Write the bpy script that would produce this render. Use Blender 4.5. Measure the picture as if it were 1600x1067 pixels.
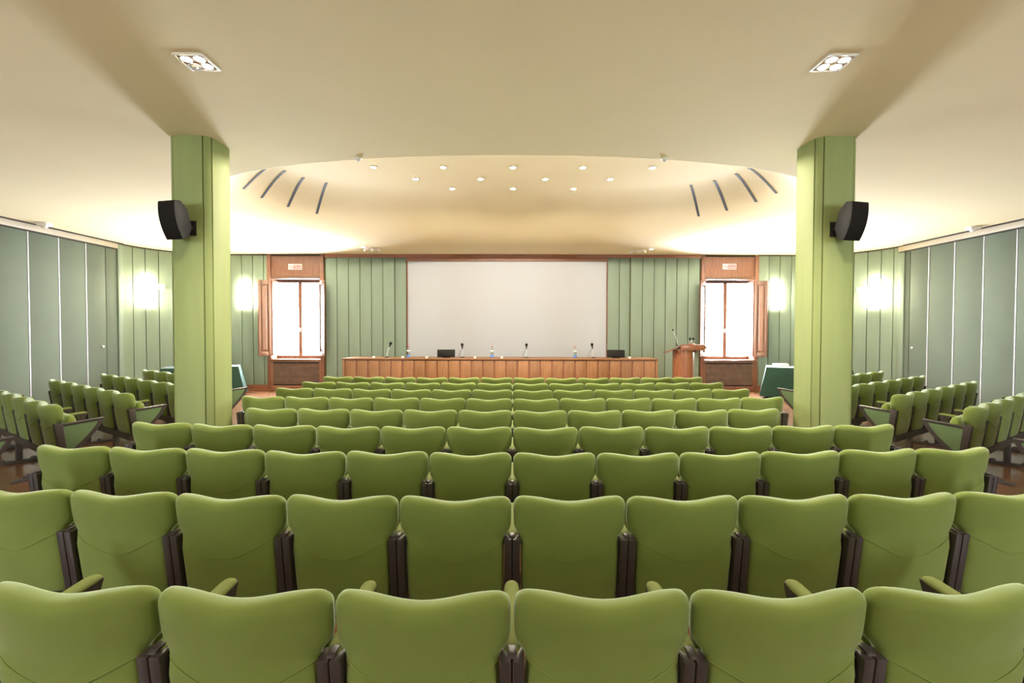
import bpy, bmesh, math, random
from mathutils import Vector, Matrix, Euler
random.seed(7)
PI = math.pi
for o in list(bpy.data.objects): bpy.data.objects.remove(o)
SC = bpy.context.scene
COL = SC.collection

# ------------------------------------------------------------------ camera
EYE = 1.66
FPX = 740.0
cd = bpy.data.cameras.new('camera'); cam = bpy.data.objects.new('camera', cd); COL.objects.link(cam)
cd.sensor_width = 36.0; cd.lens = 36.0 * FPX / 1600.0; cd.clip_start = 0.02; cd.clip_end = 200
tilt = math.atan(16.5 / FPX); roll = math.radians(0.115); yaw = 1.0 / FPX
M = Matrix.Rotation(yaw, 4, 'Z') @ Matrix.Rotation(PI / 2 - tilt, 4, 'X') @ Matrix.Rotation(roll, 4, 'Z')
cam.matrix_world = Matrix.Translation((0, 0, EYE)) @ M
SC.camera = cam

# ------------------------------------------------------------------ sky, exposure
W = bpy.data.worlds.new('sky'); SC.world = W; W.use_nodes = True
bg = W.node_tree.nodes['Background']
bg.inputs[0].default_value = (0.86, 0.92, 1.0, 1); bg.inputs[1].default_value = 45.0
vs = SC.view_settings
vs.view_transform = 'Standard'; vs.look = 'None'; vs.gamma = 1.0; vs.use_curve_mapping = False
vs.exposure = 2.05
WARM = (1.0, 0.89, 0.71)
SCONCE_E = 30.0      # emission of the wall sconces
QUAD_W = 30.0        # watts of each bulb in the square ceiling lamps
SPOT_W = 27.0        # watts of each spot in the raised ceiling

# ------------------------------------------------------------------ materials
MATS = {}
def srgb(r, g, b):
    f = lambda c: (c / 255 / 12.92) if c <= 10 else ((c / 255 + 0.055) / 1.055) ** 2.4
    return (f(r), f(g), f(b), 1)
def mat(name, col, rough=0.6, spec=0.4, metal=0.0, var=0.06, scale=6.0, stretch=(1, 1, 1), bump=0.0, bscale=200.0,
        sheen=0.0, sheen_tint=(1, 1, 1, 1), emit=None, estr=0.0, coat=0.0, detail=3.0):
    m = bpy.data.materials.new(name); m.use_nodes = True
    nt = m.node_tree; b = nt.nodes['Principled BSDF']
    b.inputs['Roughness'].default_value = rough; b.inputs['Metallic'].default_value = metal
    b.inputs['Specular IOR Level'].default_value = spec
    if coat: b.inputs['Coat Weight'].default_value = coat; b.inputs['Coat Roughness'].default_value = 0.12
    if sheen:
        b.inputs['Sheen Weight'].default_value = sheen; b.inputs['Sheen Roughness'].default_value = 0.35
        b.inputs['Sheen Tint'].default_value = sheen_tint
    tc = nt.nodes.new('ShaderNodeTexCoord'); mp = nt.nodes.new('ShaderNodeMapping')
    mp.inputs['Scale'].default_value = stretch
    nt.links.new(tc.outputs['Object'], mp.inputs['Vector'])
    n = nt.nodes.new('ShaderNodeTexNoise'); n.inputs['Scale'].default_value = scale; n.inputs['Detail'].default_value = detail
    nt.links.new(mp.outputs['Vector'], n.inputs['Vector'])
    r = nt.nodes.new('ShaderNodeValToRGB')
    r.color_ramp.elements[0].position = 0.3; r.color_ramp.elements[1].position = 0.7
    r.color_ramp.elements[0].color = tuple(c * (1 - var) for c in col[:3]) + (1,)
    r.color_ramp.elements[1].color = tuple(min(1, c * (1 + var)) for c in col[:3]) + (1,)
    nt.links.new(n.outputs['Fac'], r.inputs['Fac']); nt.links.new(r.outputs['Color'], b.inputs['Base Color'])
    if bump:
        n2 = nt.nodes.new('ShaderNodeTexNoise'); n2.inputs['Scale'].default_value = bscale; n2.inputs['Detail'].default_value = 2
        nt.links.new(mp.outputs['Vector'], n2.inputs['Vector'])
        bp = nt.nodes.new('ShaderNodeBump'); bp.inputs['Strength'].default_value = bump; bp.inputs['Distance'].default_value = 0.002
        nt.links.new(n2.outputs['Fac'], bp.inputs['Height']); nt.links.new(bp.outputs['Normal'], b.inputs['Normal'])
    if emit:
        b.inputs['Emission Color'].default_value = tuple(emit) + (1,); b.inputs['Emission Strength'].default_value = estr
    MATS[name] = m
    return m
def wood(name, c1, c2, rough=0.4, axis=2, scale=3.0, coat=0.0):
    m = bpy.data.materials.new(name); m.use_nodes = True
    nt = m.node_tree; b = nt.nodes['Principled BSDF']; b.inputs['Roughness'].default_value = rough
    if coat: b.inputs['Coat Weight'].default_value = coat; b.inputs['Coat Roughness'].default_value = 0.15
    tc = nt.nodes.new('ShaderNodeTexCoord'); mp = nt.nodes.new('ShaderNodeMapping')
    s = [14.0, 14.0, 14.0]; s[axis] = 1.0; mp.inputs['Scale'].default_value = s
    nt.links.new(tc.outputs['Object'], mp.inputs['Vector'])
    oi = nt.nodes.new('ShaderNodeObjectInfo'); ad = nt.nodes.new('ShaderNodeVectorMath'); ad.operation = 'ADD'
    mu = nt.nodes.new('ShaderNodeMath'); mu.operation = 'MULTIPLY'; mu.inputs[1].default_value = 37.0
    nt.links.new(oi.outputs['Random'], mu.inputs[0]); nt.links.new(mp.outputs['Vector'], ad.inputs[0]); nt.links.new(mu.outputs[0], ad.inputs[1])
    n = nt.nodes.new('ShaderNodeTexNoise'); n.inputs['Scale'].default_value = scale; n.inputs['Detail'].default_value = 6; n.inputs['Distortion'].default_value = 0.6
    nt.links.new(ad.outputs[0], n.inputs['Vector'])
    r = nt.nodes.new('ShaderNodeValToRGB')
    r.color_ramp.elements[0].position = 0.32; r.color_ramp.elements[1].position = 0.68
    r.color_ramp.elements[0].color = c1; r.color_ramp.elements[1].color = c2
    nt.links.new(n.outputs['Fac'], r.inputs['Fac'])
    hs = nt.nodes.new('ShaderNodeHueSaturation')
    mr = nt.nodes.new('ShaderNodeMapRange'); mr.inputs[3].default_value = 0.88; mr.inputs[4].default_value = 1.12
    nt.links.new(oi.outputs['Random'], mr.inputs[0]); nt.links.new(mr.outputs[0], hs.inputs['Value'])
    nt.links.new(r.outputs['Color'], hs.inputs['Color']); nt.links.new(hs.outputs[0], b.inputs['Base Color'])
    MATS[name] = m
    return m
mat('fabric', srgb(121, 135, 70), rough=0.9, spec=0.1, var=0.05, scale=5, bump=0.35, bscale=420, sheen=0.55, sheen_tint=(0.9, 1, 0.92, 1))
mat('piping', srgb(128, 140, 76), rough=0.9, spec=0.1, var=0.02)
mat('arm_pad', srgb(112, 122, 66), rough=0.8, spec=0.2, var=0.03)
mat('end_fabric', srgb(98, 118, 84), rough=0.9, spec=0.1, var=0.04, bump=0.3, bscale=300)
mat('arm_plastic', srgb(60, 52, 51), rough=0.42, spec=0.45, var=0.05, bump=0.15, bscale=500)
mat('steel_dark', srgb(66, 58, 54), rough=0.45, spec=0.5, var=0.06)
mat('board_green', srgb(126, 141, 125), rough=0.62, spec=0.3, var=0.03, scale=3, stretch=(3, 3, .4), bump=0.15, bscale=120)
mat('pillar_green', srgb(148, 160, 104), rough=0.6, spec=0.3, var=0.04, scale=3, stretch=(3, 3, .3), bump=0.12, bscale=120)
mat('partition_green', srgb(95, 103, 89), rough=0.8, spec=0.2, var=0.03, scale=2)
mat('groove', srgb(86, 84, 56), rough=0.9, spec=0.1)
mat('strip_white', srgb(190, 182, 188), rough=0.35, spec=0.5, var=0.01)
mat('track', srgb(160, 150, 132), rough=0.5, var=0.02)
mat('gap_shade', srgb(52, 44, 38), rough=0.8)  # colour of solid strips that stand for the shade in gaps
mat('plaster', srgb(241, 227, 192), rough=0.85, spec=0.15, var=0.012, scale=1.5)
mat('screen', srgb(172, 174, 180), rough=0.85, spec=0.1, var=0.008, scale=2)
wood('walnut', srgb(112, 72, 52), srgb(138, 92, 70), rough=0.42)
wood('walnut_h', srgb(118, 72, 50), srgb(148, 94, 66), rough=0.42, axis=0)
wood('oak', srgb(132, 88, 54), srgb(154, 110, 74), rough=0.55)
wood('oak_h', srgb(132, 88, 54), srgb(154, 110, 74), rough=0.5, axis=0)
wood('shutter_wood', srgb(94, 64, 44), srgb(116, 82, 58), rough=0.4)
wood('lectern_wood', srgb(126, 76, 50), srgb(150, 96, 64), rough=0.35, coat=0.2)
mat('slat_wood', srgb(134, 104, 86), rough=0.5, var=0.2, scale=8)
mat('radiator_dark', srgb(46, 40, 44), rough=0.7)
mat('black_plastic', srgb(24, 21, 20), rough=0.65, spec=0.2, var=0.05, bump=0.2, bscale=700)
mat('black_metal', srgb(36, 34, 36), rough=0.4, spec=0.5)
mat('chrome', srgb(206, 208, 212), rough=0.35, metal=0.35, var=0.01)
mat('white_plastic', srgb(236, 232, 224), rough=0.4, var=0.01)
mat('sign_red', srgb(200, 62, 84), rough=0.5, var=0.02)
mat('sign_black', srgb(60, 50, 55), rough=0.5)
mat('cloth_green', srgb(46, 72, 60), rough=0.85, spec=0.2, var=0.08, scale=7, bump=0.5, bscale=14, sheen=0.2)
mat('paper', srgb(244, 242, 238), rough=0.8, var=0.01)
mat('cap_red', srgb(206, 60, 70), rough=0.4)
mat('label_blue', srgb(96, 140, 214), rough=0.5, var=0.25, scale=40)
mat('housing', srgb(196, 160, 128), rough=0.35, var=0.04)
mat('slot_dark', srgb(50, 48, 44), rough=0.7)
mat('concrete', srgb(150, 140, 128), rough=0.9)
mat('bulb_warm', (0.9, 0.85, 0.75, 1), rough=0.4, emit=(1, .86, .62), estr=60, var=0)
mat('bulb_off', srgb(190, 178, 160), rough=0.25, var=0.02)
mat('sconce_glass', (0.9, 0.88, 0.8, 1), rough=0.4, emit=(1, .89, .66), estr=SCONCE_E, var=0)
mat('small_lamp', (0.9, 0.9, 0.85, 1), rough=0.4, emit=(1, .95, .85), estr=6, var=0)
def glass(name, tint, gloss=0.06):
    m = bpy.data.materials.new(name); m.use_nodes = True; nt = m.node_tree
    for n in list(nt.nodes): nt.nodes.remove(n)
    o = nt.nodes.new('ShaderNodeOutputMaterial'); t = nt.nodes.new('ShaderNodeBsdfTransparent'); t.inputs[0].default_value = tint
    g = nt.nodes.new('ShaderNodeBsdfGlossy'); g.inputs['Roughness'].default_value = 0.05
    x = nt.nodes.new('ShaderNodeMixShader'); x.inputs[0].default_value = gloss
    nt.links.new(t.outputs[0], x.inputs[1]); nt.links.new(g.outputs[0], x.inputs[2]); nt.links.new(x.outputs[0], o.inputs[0])
    MATS[name] = m
glass('pane_glass', (0.97, 0.98, 1, 1)); glass('bottle_plastic', (0.80, 0.86, 0.84, 1), 0.14)
def floor_mat():
    m = bpy.data.materials.new('parquet'); m.use_nodes = True; nt = m.node_tree; b = nt.nodes['Principled BSDF']
    b.inputs['Roughness'].default_value = 0.2; b.inputs['Specular IOR Level'].default_value = 0.55
    tc = nt.nodes.new('ShaderNodeTexCoord'); br = nt.nodes.new('ShaderNodeTexBrick')
    br.inputs['Scale'].default_value = 1.0; br.inputs['Brick Width'].default_value = 0.42; br.inputs['Row Height'].default_value = 0.07
    br.inputs['Mortar Size'].default_value = 0.0012; br.inputs['Bias'].default_value = -0.1
    br.inputs['Color1'].default_value = srgb(92, 56, 34); br.inputs['Color2'].default_value = srgb(116, 74, 46); br.inputs['Mortar'].default_value = srgb(60, 36, 22)
    nt.links.new(tc.outputs['Object'], br.inputs['Vector'])
    mp = nt.nodes.new('ShaderNodeMapping'); mp.inputs['Scale'].default_value = (3, 40, 1); nt.links.new(tc.outputs['Object'], mp.inputs['Vector'])
    n = nt.nodes.new('ShaderNodeTexNoise'); n.inputs['Scale'].default_value = 2; n.inputs['Detail'].default_value = 5; nt.links.new(mp.outputs[0], n.inputs['Vector'])
    mx = nt.nodes.new('ShaderNodeMix'); mx.data_type = 'RGBA'; mx.blend_type = 'MULTIPLY'; mx.inputs[0].default_value = 0.5
    nt.links.new(br.outputs['Color'], mx.inputs[6]); nt.links.new(n.outputs['Color'], mx.inputs[7])
    gm = nt.nodes.new('ShaderNodeGamma'); gm.inputs[1].default_value = 0.8; nt.links.new(mx.outputs[2], gm.inputs[0]); nt.links.new(gm.outputs[0], b.inputs['Base Color'])
    n3 = nt.nodes.new('ShaderNodeTexNoise'); n3.inputs['Scale'].default_value = 3; nt.links.new(tc.outputs['Object'], n3.inputs['Vector'])
    mr = nt.nodes.new('ShaderNodeMapRange'); mr.inputs[3].default_value = 0.12; mr.inputs[4].default_value = 0.3
    nt.links.new(n3.outputs['Fac'], mr.inputs[0]); nt.links.new(mr.outputs[0], b.inputs['Roughness'])
    MATS['parquet'] = m
floor_mat()

# ------------------------------------------------------------------ mesh helpers
class MB:
    def __init__(s): s.v = []; s.f = []
    def add(s, vs, fs, T=None):
        k = len(s.v)
        s.v += [tuple((T @ Vector(p)) if T else p) for p in vs]
        s.f += [tuple(i + k for i in f) for f in fs]
        return s
    def box(s, x0, x1, y0, y1, z0, z1, T=None):
        return s.add([(x0, y0, z0), (x1, y0, z0), (x1, y1, z0), (x0, y1, z0), (x0, y0, z1), (x1, y0, z1), (x1, y1, z1), (x0, y1, z1)],
                     [(3, 2, 1, 0), (4, 5, 6, 7), (0, 1, 5, 4), (1, 2, 6, 5), (2, 3, 7, 6), (3, 0, 4, 7)], T)
    def prism(s, poly, a0, a1, axis='x', T=None):
        # poly: list of 2D points extruded along an axis ('x': poly in y,z; 'y': in x,z; 'z': in x,y)
        n = len(poly)
        def P(p, a): return (a, p[0], p[1]) if axis == 'x' else ((p[0], a, p[1]) if axis == 'y' else (p[0], p[1], a))
        vs_ = [P(p, a0) for p in poly] + [P(p, a1) for p in poly]
        fs = [tuple(range(n))[::-1], tuple(range(n, 2 * n))] + [(i, (i + 1) % n, n + (i + 1) % n, n + i) for i in range(n)]
        return s.add(vs_, fs, T)
    def rings(s, rs, cap0=True, cap1=True, T=None, closed=True):
        n = len(rs[0]); vs_ = [p for r in rs for p in r]; fs = []
        for k in range(len(rs) - 1):
            for i in range(n if closed else n - 1):
                j = (i + 1) % n
                fs.append((k * n + i, k * n + j, (k + 1) * n + j, (k + 1) * n + i))
        if cap0: fs.append(tuple(range(n))[::-1])
        if cap1: fs.append(tuple((len(rs) - 1) * n + i for i in range(n)))
        return s.add(vs_, fs, T)
    def lathe(s, prof, n=16, T=None, a0=0, a1=2 * PI):
        full = abs(a1 - a0 - 2 * PI) < 1e-6
        m = n if full else n + 1
        rs = [[(r * math.cos(a0 + (a1 - a0) * i / n), r * math.sin(a0 + (a1 - a0) * i / n), z) for i in range(m)] for r, z in prof]
        return s.rings(rs, True, True, T)
    def tube(s, pts, r, n=8, T=None):
        pts = [Vector(p) for p in pts]; rs = []
        for i, p in enumerate(pts):
            d = (pts[min(i + 1, len(pts) - 1)] - pts[max(i - 1, 0)]).normalized()
            u = d.cross(Vector((0, 0, 1)))
            if u.length < 1e-3: u = d.cross(Vector((0, 1, 0)))
            u.normalize(); w = u.cross(d)
            rr = r[i] if isinstance(r, (list, tuple)) else r
            rs.append([tuple(p + rr * (math.cos(2 * PI * k / n) * u + math.sin(2 * PI * k / n) * w)) for k in range(n)])
        return s.rings(rs, True, True, T)
    def mesh(s, name, mname, smooth=False, bevel=0, seg=2, ang=35, recalc=True):
        me = bpy.data.meshes.new(name); me.from_pydata(s.v, [], s.f); me.update()
        bm = bmesh.new(); bm.from_mesh(me)
        if recalc: bmesh.ops.recalc_face_normals(bm, faces=bm.faces)
        if bevel:
            es = [e for e in bm.edges if len(e.link_faces) == 2 and e.calc_face_angle(0) > 0.5]
            bmesh.ops.bevel(bm, geom=es, offset=bevel, segments=seg, affect='EDGES', profile=0.5, clamp_overlap=True)
        if smooth or bevel:
            for f in bm.faces: f.smooth = True
            for e in bm.edges:
                if len(e.link_faces) == 2 and e.calc_face_angle(0) > math.radians(ang): e.smooth = False
        bm.to_mesh(me); bm.free()
        me.materials.append(MATS[mname])
        return me
    def build(s, name, mname, parent=None, **k):
        return obj(name, s.mesh(name, mname, **k), parent)
def obj(name, me, parent=None, loc=None, rz=None):
    o = bpy.data.objects.new(name, me); COL.objects.link(o)
    if parent: o.parent = parent
    if loc: o.location = loc
    if rz is not None: o.rotation_euler = (0, 0, rz)
    return o
def thing(name, label, cat, loc=(0, 0, 0), rz=0, group=None):
    o = bpy.data.objects.new(name, None); COL.objects.link(o); o.location = loc; o.rotation_euler = (0, 0, rz)
    o.empty_display_size = 0.1
    return tag(o, label, cat, group)
def tag(o, label, cat, group=None):
    o['label'] = label; o['category'] = cat
    if group: o['group'] = group
    return o
def struct(o, label=None):
    o['kind'] = 'structure'
    if label: o['label'] = label
    return o
def sroot(name, label, loc=(0, 0, 0), rz=0):
    o = bpy.data.objects.new(name, None); COL.objects.link(o); o.location = loc; o.rotation_euler = (0, 0, rz)
    return struct(o, label)
def box(name, m, x0, x1, y0, y1, z0, z1, parent=None, bevel=0):
    return MB().box(x0, x1, y0, y1, z0, z1).build(name, m, parent, bevel=bevel)
ORD = ['', 'first', 'second', 'third', 'fourth', 'fifth', 'sixth', 'seventh', 'eighth', 'ninth', 'tenth']

# ------------------------------------------------------------------ room shell
XW = 9.5          # side walls
YB = 13.07        # face of the boards on the wall behind the stage
YR = -3.6         # rear wall
CR = 1.55         # radius of the rounded corners
YC = YB - CR
CH = EYE + 2.10   # ceiling height
CU = EYE + 2.70   # raised ceiling
struct(box('floor', 'parquet', -XW - .5, XW + .5, YR - .4, YB + .5, -0.1, 0), 'glossy brown parquet floor')

def oval(th, yc, a, bn, bf, n=2.2):
    c, s = math.cos(th), math.sin(th)
    return (a * math.copysign(abs(c) ** (2 / n), c), yc + (bn if s < 0 else bf) * math.copysign(abs(s) ** (2 / n), s))
def dome(th, t):
    lx, ly = oval(th, 8.3, 5.1, 2.58, 4.1); ux, uy = oval(th, 7.75, 3.75, 1.75, 1.45)
    S = t * t * (3 - 2 * t)
    return Vector((lx + (ux - lx) * t, ly + (uy - ly) * t, CH + (CU - CH) * S))
def dome_normal(th, t):
    e = 1e-3
    a = dome(th + e, t) - dome(th - e, t); b = dome(th, t + e) - dome(th, t - e)
    n = a.cross(b).normalized()
    return n if n.z < 0 else -n       # downwards, into the room
def build_ceiling():
    N = 160
    ths = [2 * PI * i / N for i in range(N)]
    m = MB()
    inner = [oval(t, 8.3, 5.1, 2.58, 4.1) for t in ths]
    cx, cy = 0, 8.3; xo, y0, y1 = XW + .4, YR - .3, YB + .45
    def hit(p):
        dx, dy = p[0] - cx, p[1] - cy; k = 1e9
        if abs(dx) > 1e-6: k = min(k, xo / abs(dx))
        if dy > 1e-6: k = min(k, (y1 - cy) / dy)
        if dy < -1e-6: k = min(k, (y0 - cy) / dy)
        return (cx + dx * k, cy + dy * k)
    outer = [hit(p) for p in inner]
    corners = [(xo, y1), (-xo, y1), (-xo, y0), (xo, y0)]
    vs_ = [(p[0], p[1], CH) for p in inner] + [(p[0], p[1], CH) for p in outer]
    fs = []
    for i in range(N):
        j = (i + 1) % N; f = [i, j, N + j, N + i]
        a, b = outer[i], outer[j]
        for c in corners:
            if (abs(a[0] - c[0]) < 1e-6 and abs(b[1] - c[1]) < 1e-6) or (abs(b[0] - c[0]) < 1e-6 and abs(a[1] - c[1]) < 1e-6):
                if abs(a[0] - b[0]) > 1e-6 and abs(a[1] - b[1]) > 1e-6:
                    vs_.append((c[0], c[1], CH)); f = [i, j, N + j, len(vs_) - 1, N + i]
        fs.append(tuple(f))
    m.add(vs_, fs)
    K = 26
    rs = [[tuple(dome(t, k / K)) for t in ths] for k in range(K + 1)]
    m.rings(rs, False, True)
    o = m.build('ceiling', 'plaster', smooth=True, recalc=False, ang=60)
    struct(o, 'cream plaster ceiling with a raised oval recess over the stage')
    # roof slab that closes the room above
    return o
build_ceiling()
struct(box('trim_9', 'concrete', -XW - .5, XW + .5, YR - .4, YB + .5, CU + .12, CU + .3), 'roof slab above the plaster ceiling')

# ---- wall behind the stage: dark backing with openings, green boards in front
WIN = {1: (-6.66, -5.30), 2: (5.28, 6.66)}     # window openings in x
ZO0, ZO1 = 0.87, 3.07
def wall_back():
    m = MB(); y0, y1 = YB + .03, YB + .40
    a, b = WIN[1]; c, d = WIN[2]
    m.box(-XW - .4, a, y0, y1, 0, CH); m.box(b, -3.26, y0, y1, 0, CH); m.box(-3.26, 3.23, y0 + .065, y1, 0, CH); m.box(3.23, c, y0, y1, 0, CH); m.box(d, XW + .4, y0, y1, 0, CH)
    for p, q in (WIN[1], WIN[2]):
        m.box(p, q, y0, y1, 0, ZO0 - .07); m.box(p, q, y0, y1, ZO1, CH)
    w = m.build('wall_back', 'groove'); struct(w, 'wall of green boards behind the stage')
    X = lambda px: (px - 801) * YB / FPX
    def boards(pxs, z0, z1, dy=0, th=.045):
        for p, q in zip(pxs[:-1], pxs[1:]):
            box('board', 'board_green', X(p) + .009, X(q) - .009, YB + dy, YB + dy + th, z0, z1, w, bevel=.003)
    zt = CH - .075
    boards([353, 361, 378, 395.5, 412.5, 418.5], .16, CH - .03)
    boards([509, 526.7, 544.7, 562.5, 580.5, 598.3], .16, zt); boards([598.3, 616.6], .16, zt, 0, .1)
    boards([616.2, 634.5], .16, zt, .05)
    boards([949, 967.8, 985.2], .16, zt, .05)
    boards([984.8, 1003.3], .16, zt, 0, .1); boards([1003.3, 1021.3, 1039, 1056.6, 1074.5, 1092.5], .16, zt)
    boards([1183, 1200, 1217, 1235, 1249], .16, CH - .03)
    struct(box('trim_1', 'walnut_h', X(508.5), X(1093.5), YB - .035, YB + .06, CH - .09, CH), 'brown wooden fascia under the ceiling above the screen')
    struct(box('trim_2', 'walnut_h', X(635), X(948.5), YB - .01, YB + .09, CH - .18, CH - .09), 'wooden header board directly above the projection screen')
    for i, (p, q) in enumerate(((353, 418), (508.5, 635), (948, 1094), (1182, 1249))):
        struct(box('baseboard_back' + ['_window', '_screen', '_lectern', '_corner'][i], 'walnut_h', X(p), X(q), YB - .02, YB + .05, 0, .155), 'brown wooden baseboard under the green boards')
    # thin dark strips painted as the shadow line at the ceiling outside the windows
    struct(box('trim_3', 'gap_shade', -8.0, X(418), YB - .012, YB + .05, CH - .03, CH), 'dark strip painted as shadow line between boards and ceiling')
    struct(box('trim_4', 'gap_shade', X(1182), 8.0, YB - .012, YB + .05, CH - .03, CH), 'dark strip painted as shadow line between boards and ceiling')
wall_back()

def corner(side, name):
    s = side; cx = s * (XW - CR)
    m = MB(); N = 24; rb = CR + .03; ro = CR + .3
    r0 = []; r1 = []
    ring = []
    for i in range(N + 1):
        a = PI / 2 * i / N
        ring.append((cx + s * rb * math.cos(a), YC + rb * math.sin(a), cx + s * ro * math.cos(a), YC + ro * math.sin(a)))
    rs = [[(p[0], p[1], 0), (p[0], p[1], CH), (p[2], p[3], CH), (p[2], p[3], 0)] for p in ring]
    m.rings(rs)
    w = m.build(name, 'groove'); struct(w, 'rounded corner wall of narrow green boards')
    nb = 8; k = 5
    for i in range(nb):
        a0 = PI / 2 * i / nb + .006; a1 = PI / 2 * (i + 1) / nb - .006
        rs = []
        for j in range(k + 1):
            a = a0 + (a1 - a0) * j / k
            c_, s_ = math.cos(a), math.sin(a)
            rs.append([(cx + s * r * c_, YC + r * s_, z) for r, z in ((CR, .16), (CR, CH - .03), (CR + .04, CH - .03), (CR + .04, .16))])
        MB().rings(rs).build('board', 'board_green', w, smooth=True, ang=30)
    for nm, z0, z1, r_, mt in (('baseboard_corner', 0, .155, CR - .02, 'walnut_h'), ('trim_5', CH - .03, CH, CR - .012, 'gap_shade')):
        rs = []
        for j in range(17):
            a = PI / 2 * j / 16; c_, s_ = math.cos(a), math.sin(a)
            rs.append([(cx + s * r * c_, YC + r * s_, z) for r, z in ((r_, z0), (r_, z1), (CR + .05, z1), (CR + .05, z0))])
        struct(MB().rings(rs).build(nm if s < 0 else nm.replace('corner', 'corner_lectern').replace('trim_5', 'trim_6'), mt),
               'curved wooden baseboard' if z0 == 0 else 'dark curved strip painted as shadow line under the ceiling')
corner(-1, 'wall_corner_left'); corner(1, 'wall_corner_right')

def side_wall(s, name, dy):
    # folding partition: wide green leaves with pale joint strips, a beige track on top
    w = MB().box(min(s * (XW + .03), s * (XW + .3)), max(s * (XW + .03), s * (XW + .3)), YR, YC + .02, 0, CH).build(name, 'groove')
    struct(w, 'side wall closed by a folding partition of wide green leaves')
    def slab(nm, m, y0, y1, x0, x1, z0, z1, bevel=0):
        a, b = sorted((s * x0, s * x1)); return box(nm, m, a, b, y0, y1, z0, z1, w, bevel=bevel)
    y = 10.56 + dy; ys = [y]
    while y > YR: y -= .63; ys.append(max(y, YR))
    zt = CH - .17
    top = 11.07 + dy
    slab('leaf', 'partition_green', ys[0] + .016, top - .008, XW, XW + .05, .02, zt, .003)
    kn = MB().lathe([(0.001, 0), (.022, .0), (.028, .02), (.022, .035), (.001, .036)], 12, Matrix.Translation((s * XW, top - .12, 1.28)) @ Matrix.Rotation(-s * PI / 2, 4, 'Y'))
    kn.build('knob', 'white_plastic', w, smooth=True)
    for a, b in zip(ys[1:], ys[:-1]):
        slab('leaf', 'partition_green', a + .016, b - .016, XW, XW + .05, .02, zt, .003)
    for a in ys[:-1]:
        slab('joint_strip', 'strip_white', a - .010, a + .010, XW - .006, XW + .05, .02, zt)
    slab('leaf', 'partition_green', top + .008, top + .30, XW, XW + .05, .02, zt, .003)
    slab('corner_post', 'board_green', top + .32, YC - .01, XW - .03, XW + .05, .0, CH - .03, .003)
    slab('track', 'track', YR, top + .30, XW - .05, XW + .05, CH - .145, CH - .03, .004)
    slab('track_shade_strip', 'gap_shade', YR, top + .30, XW - .03, XW + .05, CH - .17, CH - .145)
    slab('ceiling_shade_strip', 'gap_shade', YR, YC, XW - .06, XW + .05, CH - .03, CH)  # solid strips here and above, coloured dark as gap shade
side_wall(-1, 'wall_left', 0); side_wall(1, 'wall_right', .3)

# rear wall behind the camera; its tall windows are added for fill daylight
REAR_FILL = [(-6.0, .6), (6.0, .6)]
def wall_rear():
    m = MB(); x = -XW - .4
    for c, w in REAR_FILL:
        m.box(x, c - w / 2, YR - .3, YR, 0, CH); m.box(c - w / 2, c + w / 2, YR - .3, YR, 0, .9); m.box(c - w / 2, c + w / 2, YR - .3, YR, 3.1, CH); x = c + w / 2
    m.box(x, XW + .4, YR - .3, YR, 0, CH)
    struct(m.build('wall_rear', 'board_green'), 'green rear wall with tall windows added for fill light')
    for k, (c, w) in enumerate(REAR_FILL):
        r = sroot('window_%d' % (k + 3), 'unseen tall wooden window added in the rear wall for fill')
        f = MB(); a, b = c - w / 2, c + w / 2
        for x0, x1, z0, z1 in ((a, a + .07, .9, 3.1), (b - .07, b, .9, 3.1), (c - .05, c + .05, .97, 3.03), (a + .07, b - .07, .9, .97), (a + .07, b - .07, 3.03, 3.1)):
            f.box(x0, x1, YR - .2, YR - .14, z0, z1)
        f.build('frame', 'walnut', r)
        for x0, x1 in ((a + .07, c - .05), (c + .05, b - .07)):
            box('pane', 'pane_glass', x0, x1, YR - .175, YR - .17, .97, 3.03, r)
wall_rear()
def portal(name, c, sx, sz, y, toward):
    l = bpy.data.lights.new(name, 'AREA'); l.shape = 'RECTANGLE'; l.size = sx; l.size_y = sz
    l.cycles.is_portal = True
    o = bpy.data.objects.new(name, l); COL.objects.link(o); o.location = (c[0], y, c[1])
    o.rotation_euler = (PI / 2 if toward > 0 else -PI / 2, 0, 0)
for k in WIN:
    portal('daylight_portal', ((WIN[k][0] + WIN[k][1]) / 2, (ZO0 + ZO1) / 2), 1.36, 2.2, YB + .42, -1)
for c, w in REAR_FILL: portal('daylight_portal', (c, 2.0), w, 2.2, YR - .32, 1)

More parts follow.
